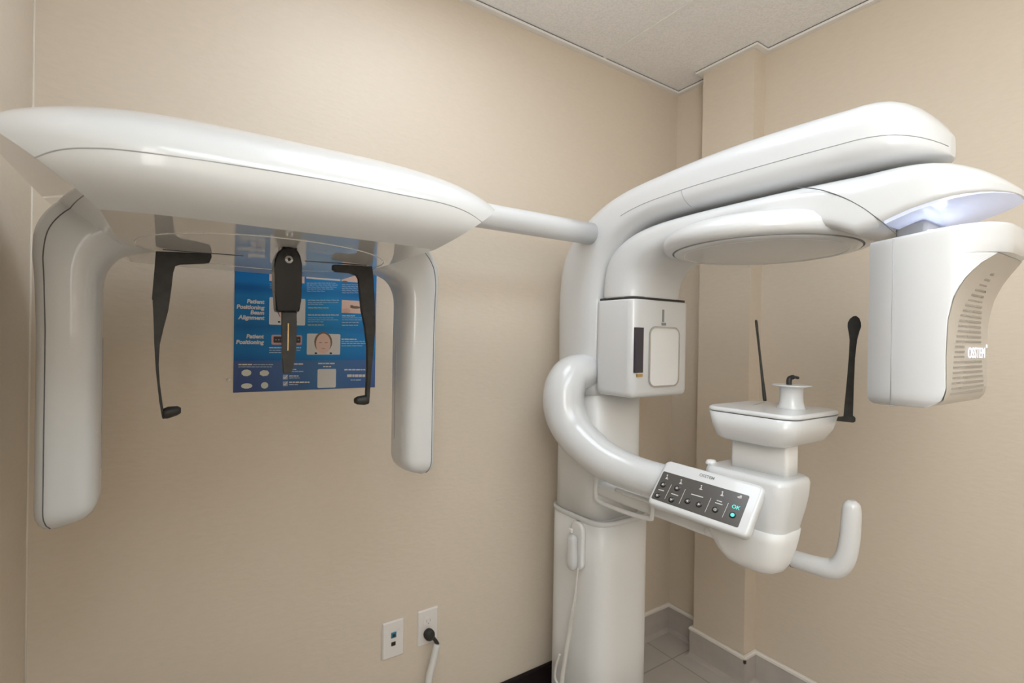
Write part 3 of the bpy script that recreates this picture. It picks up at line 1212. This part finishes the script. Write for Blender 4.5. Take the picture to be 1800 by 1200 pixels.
def ceph_arm(sgn, xo, xi, zb, hd):
    """sgn=-1 left arm, +1 right arm; xo outer, xi inner face"""
    L = []
    w_ = abs(xo - xi)
    for t in (0.02, .15, .35, .6, .8, 1.0):
        e = (1 - (1 - t) ** 2.4) ** (1 / 2.4)
        zz = zb + 0.040 * t
        c = (xo + xi) / 2
        # the outer bottom corner hangs lowest
        L.append((c + (xo - c) * (.25 + .75 * e), zz, c + (xi - c) * (.25 + .75 * e), zz + .012 * (1 - 0), hd * (.25 + .75 * e)))
    L += [(xo, zb + .15, xi, zb + .15, hd), (xo - sgn * .000, zb + .33, xi, zb + .33, hd)]
    s = sgn
    top = [(xo + s * .003, 1.400, xi, 1.395, hd), (xo + s * .006, 1.445, xi - s * .006, 1.425, hd), (xo + s * .001, 1.490, xi - s * .022, 1.448, hd),
           (xo - s * .022, 1.528, xi - s * .048, 1.460, hd), (xo - s * .060, 1.552, xi - s * .075, 1.465, hd), (xo - s * .12, 1.560, xi - s * .11, 1.468, hd)]
    L2 = L + spline([L[-1]] + top, 5)[1:]
    rings = []
    for x1, z1, x2, z2, d in L2:
        c = Vector(((x1 + x2) / 2, AY, (z1 + z2) / 2))
        n = Vector(((x1 - x2) / 2, 0, (z1 - z2) / 2))
        rings.append([c + n * a + Vector((0, s_ * d, 0)) for a, s_ in sup(3.4, 56)])
    b = MB()
    b.loft(rings)
    # shell joint on the outer third of the front
    sec = sup(3.4, 56)
    j = min(range(56), key=lambda k: abs(sec[k][0] - .62) + (10 if sec[k][1] > 0 else 0))
    seam_on(b, rings, j, 1, len(rings) - 4, .0009)
    o = b.obj('cephalometric_arm', ['white', 'seam'], ROOT)
    return o


la = ceph_arm(-1, -2.088, -2.006, 0.985, 0.060)
ra = ceph_arm(1, -1.380, -1.462, 0.988, 0.060)
# beam slit facing the patient on each arm
b = MB()
q0, q1 = U(696, 600, X=-1.4625), U(696, 772, X=-1.4625)
b.box((-1.4632, q0.y - .0022, q1.z), (-1.455, q0.y + .0022, q0.z))
b.obj('beam_slit', 'softseam', ra)
b = MB()
b.box((-2.0095, q0.y - .0022, q1.z), (-2.0052, q0.y + .0022, q0.z))
b.obj('beam_slit', 'softseam', la)

# ------------------------------------------------------------------ exposure switch on the sleeve
XSW = CXS - hxS
sw = thing('exposure_switch', 'white handheld exposure switch hanging on the left side of the white column, coiled cord below',
           'switch', tuple(U(1016, 990, X=XSW - .01)))
b = MB()
h0 = U(1016, 958, X=XSW - .006)
zt, zb = U(1016, 916, X=XSW - .006).z, U(1016, 1000, X=XSW - .006).z
b.loft([[Vector((h0.x + dx, h0.y + y, z)) for y, z in rrect(-.0285 + i, .0285 - i, zb + i, zt - i, .024 - i * .7, 8)] for dx, i in ((.008, 0), (-.004, 0), (-.008, .002), (-.009, .006))])
b.obj('switch_holder', 'white2', sleeve)
b = MB()
c0 = Vector((h0.x - .0245, h0.y, 0))
prof = [(zb + .004, .008), (zb + .012, .016), (zb + .035, .0185), (zb + .06, .0175), (zb + .078, .016), (zb + .09, .017), (zb + .104, .0165), (zb + .113, .012), (zb + .117, .004)]
b.loft([[Vector((c0.x + a * r * .8, c0.y + s * r, z)) for a, s in sup(2.6, 24)] for z, r in prof])
b.obj('handset', 'white', sw)
b2c = Vector((c0.x - .0135, c0.y - .002, zt - .022))
b = MB()
b.box((b2c.x, b2c.y - .008, b2c.z - .007), (b2c.x + .008, b2c.y + .008, b2c.z + .007), .003)
b.obj('button', 'white2', sw)
b = MB()
b.box((b2c.x + .001, b2c.y - .004, b2c.z - .036), (b2c.x + .008, b2c.y + .004, b2c.z - .030), .001)
b.obj('button', 'white2', sw)
b = MB()
pts = []
base = spline([(*U(1016, 999, X=XSW - .024),), (*U(1012, 1040, X=XSW - .024),), (*U(1003, 1100, X=XSW - .024),), (*U(995, 1150, X=XSW - .024),), (*U(988, 1200, X=XSW - .024),), (*U(982, 1260, X=XSW - .024),)], 40)
nb_ = len(base)
for i, p in enumerate(base):
    t = i / nb_
    rr_ = .0012 + .0048 * min(1, max(0, (t - .12) * 4))
    for k in range(4):
        q = base[min(i + 1, nb_ - 1)]
        f_ = k / 4
        ang = (i + f_) * 2 * math.pi / 1.6
        pts.append((p[0] + (q[0] - p[0]) * f_ - .001 + math.cos(ang) * rr_, p[1] + (q[1] - p[1]) * f_ + math.sin(ang) * rr_, p[2] + (q[2] - p[2]) * f_))
b.tube(pts, .0019, 6)
b.obj('coiled_cord', 'cord', sw)
# free end of the cord looping back from the floor
b = MB()
b.tube(spline([(*U(990, 1215, X=XSW - .03),), (*U(977, 1195, X=XSW - .03),), (*U(976, 1180, X=XSW - .03),), (*U(979, 1165, X=XSW - .028),), (*U(984, 1150, X=XSW - .024),)], 6), .004, 10)
b.obj('cord_end', 'cord', sw)

# ------------------------------------------------------------------ wall things
# outlets
def wall_plate(name, label, cat, x, z, wd):
    t = thing(name, label, cat, (x, 0, z))
    b = MB()
    R_ = [[Vector((x + a, -d, z + c)) for a, c in rrect(-wd / 2 + i, wd / 2 - i, -.0572 + i, .0572 - i, .003, 4)] for d, i in ((0.0005, 0), (.003, .0), (.006, .0035))]
    b.loft(R_, smooth=False)
    b.obj('cover_plate', 'plate', t)
    return t


dz_ = (U(673, 1097, Y=0).z + U(708, 1146, Y=0).z) / 2
dx_ = (U(673, 1120, Y=0).x + U(708, 1120, Y=0).x) / 2
t = wall_plate('data_outlet', 'white data wall plate with a blue and a black jack, left of the power outlet', 'data outlet', dx_, dz_, .070)
for px, py, m_, fr in ((692, 1115.5, 'blue_jack', True), (691.5, 1131, 'black_rub', False)):
    p = U(px, py, Y=-.006)
    b = MB()
    if fr:
        b.box((p.x - .0085, -.0085, p.z - .0085), (p.x + .0085, -.004, p.z + .0085), .001, mi=0)
        b.box((p.x - .0045, -.0095, p.z - .005), (p.x + .0045, -.004, p.z + .004), mi=1)
    else:
        b.box((p.x - .007, -.0078, p.z - .006), (p.x + .007, -.004, p.z + .006), .001, mi=0)
    b.obj('jack', [m_, 'black_rub'], t)
b = MB()
p = U(697, 1107, Y=-.006)
b.box((p.x - .011, -.0075, p.z - .003), (p.x + .011, -.004, p.z + .003))
b.obj('label_holder', 'conduit', t)
px_ = (U(733, 1105, Y=0).x + U(769, 1095, Y=0).x) / 2
pz_ = (U(733, 1074, Y=0).z + U(769, 1125, Y=0).z) / 2
t = wall_plate('power_outlet', 'white duplex power outlet with a round black plug in its lower socket', 'power outlet', px_, pz_, .071)
for s in (1, -1):
    b = MB()
    zc = pz_ + s * .0195
    b.loft([[Vector((px_ + a, -d, zc + c)) for a, c in rrect(-.0165, .0165, -.0143, .0143, .009, 6)] for d in (.005, .0078)], smooth=False)
    b.box((px_ - .0075, -.0082, zc - .002), (px_ - .0055, -.006, zc + .006), mi=1)
    b.box((px_ + .0055, -.0082, zc - .002), (px_ + .0075, -.006, zc + .006), mi=1)
    b.box((px_ - .002, -.0082, zc - .009), (px_ + .002, -.006, zc - .005), mi=1)
    b.obj('socket', ['plate', 'softseam'], t)
pl = U(754.5, 1115, Y=-.02)
cordt = thing('power_cable', 'black round plug and cord running into a white cord sleeve below the power outlet', 'power cord', (pl.x, -.02, pl.z))
b = MB()
b.lathe([(.0155, .011), (.017, .006), (.017, -.006), (.0145, -.012), (.008, -.015), (.0003, -.0155)], (pl.x, -.02, pl.z), 28, axis='Y')
b.obj('plug', 'black_rub', cordt)
b = MB()
e0, e1 = U(761, 1120, Y=-.024), U(769, 1131, Y=-.03)
b.tube(spline([(pl.x, -.024, pl.z), (*e0,), (*e1,), (e1.x - .0015, e1.y, e1.z - .012)], 5), .0056, 14)
b.obj('black_cord', 'black_rub', cordt)
b = MB()
w0, w1 = U(768.5, 1131, Y=-.03), U(753, 1198, Y=-.03)
d_ = (w1 - w0)
b.tube(spline([(*w0,), (*(w0 + d_ * .5),), (*w1,), (*(w1 + d_ * 1.1 + Vector((.02, 0, 0))),), (*(Vector((w1.x + .06, -.05, .012))),), (-0.96, -.07, .0125), (-0.905, -.075, .0125)], 7), .0115, 18)
b.obj('cord_sleeve', 'conduit', cordt)

# small white wall anchor beside the poster
p = U(401.5, 667, Y=0)
b = MB()
b.lathe([(.0001, -.004), (.003, -.0035), (.0042, -.0015), (.0042, -.0003)], (p.x, 0, p.z), 18, axis='Y')
b.lathe([(.0001, -.0046), (.0012, -.0044), (.0012, -.003)], (p.x, 0, p.z), 8, 1, axis='Y')
tag(b.obj('wall_anchor', ['plate', 'softseam']), 'tiny white wall anchor in the beige wall just left of the poster', 'wall anchor')

# ------------------------------------------------------------------ poster
POSTER = []


def pm(name, col, rough=0.35):
    M[name] = mat(name, col, rough, spec=0.4)
    return name


def poster_blue():
    m = mat('poster_blue', (0.02, 0.17, 0.48), 0.45, spec=0.2)
    nt = m.node_tree
    bs_ = nt.nodes['Principled BSDF']
    tc = nt.nodes.new('ShaderNodeTexCoord')
    sx = nt.nodes.new('ShaderNodeSeparateXYZ')
    nt.links.new(tc.outputs['Generated'], sx.inputs[0])
    # printed colour: bands darker at the foot of each row, lighter towards the middle of the sheet
    r = nt.nodes.new('ShaderNodeValToRGB')
    nt.links.new(sx.outputs['Z'], r.inputs[0])
    P0, P1 = 1.163, 1.735

    def zf(py):
        return (U(520, py, Y=0).z - P0) / (P1 - P0)

    el = r.color_ramp.elements
    stops = [(0.0, (.047, .075, .205)), (zf(634), (.062, .105, .26)), (zf(632.5), (.006, .105, .33)), (zf(615), (.010, .16, .42)), (zf(590), (.012, .17, .43)),
             (zf(579), (.008, .135, .37)), (zf(576), (.008, .125, .345)), (zf(560), (.012, .175, .44)), (zf(525), (.014, .185, .45)), (zf(514), (.007, .115, .33)), (zf(509), (.006, .105, .30)),
             (zf(500), (.010, .16, .42)), (1.0, (.012, .17, .44))]
    el[0].position, el[0].color = stops[0][0], (*stops[0][1], 1)
    el[1].position, el[1].color = 1.0, (*stops[-1][1], 1)
    for p_, c_ in stops[1:-1]:
        e = el.new(p_)
        e.color = (*c_, 1)
    r2 = nt.nodes.new('ShaderNodeValToRGB')
    nt.links.new(sx.outputs['X'], r2.inputs[0])
    r2.color_ramp.elements[0].position = 0.1
    r2.color_ramp.elements[0].color = (.0, .0, .0, 1)
    r2.color_ramp.elements[1].position = 0.62
    r2.color_ramp.elements[1].color = (.016, .085, .125, 1)
    e = r2.color_ramp.elements.new(1.0)
    e.color = (.016, .045, .10, 1)
    ad = nt.nodes.new('ShaderNodeMixRGB')
    ad.blend_type = 'ADD'
    ad.inputs[0].default_value = 1
    nt.links.new(r.outputs[0], ad.inputs[1])
    nt.links.new(r2.outputs[0], ad.inputs[2])
    nt.links.new(ad.outputs[0], bs_.inputs['Base Color'])
    return m


M['poster_blue'] = poster_blue()
pm('print_white', (.66, .63, .60))
pm('print_pale', (.42, .52, .62))
pm('print_lime', (.50, .55, .30))
pm('print_skin', (.68, .42, .31))
pm('print_skin2', (.74, .52, .43))
pm('print_hair', (.20, .13, .09))
pm('print_dark', (.03, .025, .03))
pm('print_pink', (.55, .30, .28))
pm('print_tooth', (.60, .60, .52))
pm('print_grey', (.30, .36, .48))
pX0, pX1, pZ0, pZ1 = -1.7705, -1.3925, 1.163, 1.735
poster = thing('wall_poster', 'blue patient positioning poster on the beige wall behind the ear rods', 'poster', ((pX0 + pX1) / 2, -.001, (pZ0 + pZ1) / 2))
b = MB()
b.box((pX0, -.0016, pZ0), (pX1, -.0004, pZ1))
b.obj('sheet', 'poster_blue', poster)
LAY = [0.0019]


def quad(b, x0, y0, x1, y1, mi=0, lay=0.0019, r=0.0):
    """printed rectangle given by photo corners"""
    a, c = U(x0, y0, Y=0), U(x1, y1, Y=0)
    if r:
        poly = rrect(min(a.x, c.x), max(a.x, c.x), min(a.z, c.z), max(a.z, c.z), r, 4)
    else:
        poly = [(a.x, c.z), (c.x, c.z), (c.x, a.z), (a.x, a.z)]
    b.faces([Vector((x, -lay, z)) for x, z in poly], [tuple(range(len(poly)))], mi)


def zquad(b, x0, z0, x1, z1, mi=0, lay=.0019):
    b.faces([Vector((x0, -lay, z0)), Vector((x1, -lay, z0)), Vector((x1, -lay, z1)), Vector((x0, -lay, z1))], [(0, 1, 2, 3)], mi)


def oval(b, px, py, wx, wz, mi, lay, n=18):
    c = U(px, py, Y=0)
    s = c.y * 0 + (c - CAM).dot(fw) / FPX
    b.faces([Vector((c.x + wx * s * math.cos(2 * math.pi * k / n), -lay, c.z + wz * s * math.sin(2 * math.pi * k / n))) for k in range(n)], [tuple(range(n))], mi)


def head_line(body, px, py, size=.0148):
    b = MB()
    p = U(px, py, Y=0)
    text_into(b, body, (p.x, -.0021, p.z), (1, 0, 0), (0, 0, 1), size, align='RIGHT', bold=.040, shear=.12, depth=.0003)
    b.obj('heading', 'print_white', poster)


head_line('Patient', 464, 531)
head_line('Positioning', 464, 541)
head_line('Beam', 464, 550)
head_line('Alignment', 464, 559)
head_line('Patient', 463, 591.5)
head_line('Positioning', 463, 601.5)
# headings farther up the sheet, seen in the glossy panel
for z, s in ((1.615, 'Patient'), (1.595, 'Positioning')):
    b = MB()
    text_into(b, s, (-1.675, -.0021, z), (1, 0, 0), (0, 0, 1), .0175, align='RIGHT', bold=.022, shear=.12, depth=.0003)
    b.obj('heading', 'print_white', poster)


def photo(mats, fn):
    b = MB()
    fn(b)
    b.obj('printed_photo', mats, poster)


def face_photo(x0, y0, x1, y1, cx, cy, wx, wz):
    def fn(b):
        quad(b, x0, y0, x1, y1, 0, .0019, .003)
        oval(b, cx, cy - 2, wx * 1.22, wz * 1.0, 2, .0021)
        oval(b, cx, cy + 1, wx, wz, 1, .0023)
        for s in (-1, 1):
            oval(b, cx + s * wx * .4, cy - wz * .05, wx * .22, 0.6, 2, .0025)
            oval(b, cx + s * wx * 1.05, cy + wz * .98, 2.2, 1.6, 3, .0027)
        oval(b, cx, cy + wz * .52, wx * .28, .9, 4, .0025)
    return fn


photo(['print_white', 'print_skin2', 'print_hair', 'print_dark', 'print_pink'], face_photo(539.5, 586, 597.5, 623, 568, 603, 12.5, 18))
photo(['print_white', 'print_skin2', 'print_hair', 'print_dark', 'print_pink'], face_photo(473.5, 522, 536, 572, 505, 544, 14, 22))


def fn(b):
    quad(b, 477, 588, 530.5, 606, 0, .0019, .004)
    quad(b, 480.5, 591, 528, 602.5, 1, .0021, .002)
    for k in range(9):
        oval(b, 485 + k * 4.9, 597, 1.0, 1.0, 2, .0023, 8)


photo(['print_pink', 'print_dark', 'print_grey'], fn)


def fn(b):
    quad(b, 600.5, 527, 646, 551.5, 0, .0019)
    oval(b, 608, 546, 8, 4, 2, .0021)
    oval(b, 624, 540, 9, 2.4, 1, .0023)
    oval(b, 618, 537.5, 3, 1.2, 1, .0024)


photo(['print_skin2', 'print_hair', 'print_skin'], fn)
photo(['print_white'], lambda b: quad(b, 539, 440, 598, 494, 0))
photo(['print_skin2', 'print_hair'], lambda b: (quad(b, 601, 440, 646, 498, 0), oval(b, 606, 495, 5, 1.5, 1, .0022)))
photo(['print_skin2'], lambda b: quad(b, 474, 440, 535, 498, 0))
# text blocks as rows of fine print
random.seed(3)


def rows(x0, x1, ys, mats, name='fine_print'):
    b = MB()
    for y, mi, f, hgt in ys:
        x = x0
        xe = x0 + (x1 - x0) * f
        while x < xe - 2:
            w_ = min(random.uniform(3.0, 9.0), xe - x)
            quad(b, x, y - hgt / 2, x + w_, y + hgt / 2, mi, .0020)
            x += w_ + 1.0
    b.obj(name, mats, poster)


PM = ['print_pale', 'print_white', 'print_lime']
rows(539, 596, [(497.5, 0, .93, 1.3), (501, 0, .95, 1.3), (504.5, 0, .92, 1.3), (508, 0, .82, 1.3), (511.5, 0, .6, 1.3)], PM)
rows(601, 640, [(500.5, 0, .95, 1.3), (504, 0, .97, 1.3), (507.5, 0, .95, 1.3), (511, 0, .95, 1.3), (514.5, 0, .8, 1.3)], PM)
rows(474, 483, [(499, 0, .9, 1.2), (502.5, 0, .9, 1.2), (506, 0, .9, 1.2)], PM)
rows(541, 597, [(527.5, 0, .97, 1.6), (531.5, 0, .95, 1.2), (534.5, 0, .5, 1.2), (541, 2, .68, 1.6), (553.5, 1, .98, 1.8), (558.5, 0, .8, 1.2), (562, 0, .98, 1.2), (565.5, 0, .5, 1.2), (571, 2, .5, 1.6)], PM)
rows(601, 646, [(555, 1, .5, 1.7), (558.5, 0, .95, 1.2), (562, 0, .95, 1.2), (566.5, 0, .65, 1.2), (571.5, 2, .62, 1.6)], PM)
rows(473, 530, [(611, 1, .98, 1.9), (615.5, 0, .98, 1.2), (619.5, 0, .6, 1.2)], PM)
rows(600, 648, [(596, 1, .55, 1.9), (600, 0, .97, 1.2), (603.5, 0, .97, 1.2), (607.5, 0, .8, 1.2)], PM)
rows(419, 482, [(640.5, 1, .38, 2.0), (644.5, 0, .97, 1.2)], PM)
rows(445, 482, [(640.5, 0, .95, 1.2)], PM)
rows(497, 536, [(639.5, 1, .97, 2.0), (649, 1, .6, 1.6), (652.5, 0, .98, 1.2), (660.5, 1, .0, 1)], PM)
rows(508, 545, [(660.5, 1, .45, 1.9), (664, 0, .5, 1.2), (671.5, 1, .97, 2.0), (675.5, 0, .42, 1.2)], PM)
rows(559, 591, [(638.5, 1, .98, 2.2)], PM)
rows(568, 582, [(644, 1, .98, 1.8)], PM)
rows(605, 648, [(649.5, 1, .98, 2.0)], PM)
rows(616, 636, [(667.5, 0, .98, 1.6)], PM)
rows(610, 643, [(660, 1, .98, 4.4), (655.5, 1, .0, 1)], PM, 'sponsor_mark')
# the sheet's upper half (seen only as a reflection or behind the head)
for z in (1.66, 1.645, 1.63):
    b = MB()
    zquad(b, -1.64, z, -1.42, z + .006)
    b.obj('fine_print', 'print_pale', poster)
# tooth icons and check boxes
b = MB()
oval(b, 433, 655, 8, 6, 0, .0020, 9)
b.obj('tooth_icon', 'print_tooth', poster)
b = MB()
oval(b, 464.5, 655.5, 8, 5.5, 0, .0020, 7)
b.obj('tooth_icon', 'print_tooth', poster)
b = MB()
oval(b, 433.5, 678, 9, 4.8, 0, .0020, 10)
b.obj('tooth_icon', 'print_tooth', poster)
b = MB()
oval(b, 465, 677, 5.8, 5.8, 0, .0020, 12)
b.obj('tooth_icon', 'print_tooth', poster)
for y in (662.5, 674):
    b = MB()
    quad(b, 497, y - 4, 505.5, y + 4, 0, .0020)
    c = U(501, y, Y=0)
    for (x0, z0), (x1, z1) in (((-.004, .0), (-.001, -.004)), ((-.001, -.004), (.006, .006))):
        d = Vector((x1 - x0, 0, z1 - z0)).normalized()
        s = Vector((-d.z, 0, d.x)) * .0011
        A, B_ = Vector((c.x + x0, -.0023, c.z + z0)), Vector((c.x + x1, -.0023, c.z + z1))
        b.faces([A - s, B_ - s, B_ + s, A + s], [(0, 1, 2, 3)], 1)
    b.obj('check_box', ['print_grey', 'print_white'], poster)
b = MB()
quad(b, 558, 648.5, 590, 680.5, 0, .0020, .004)
b.obj('blank_square', 'print_white', poster)
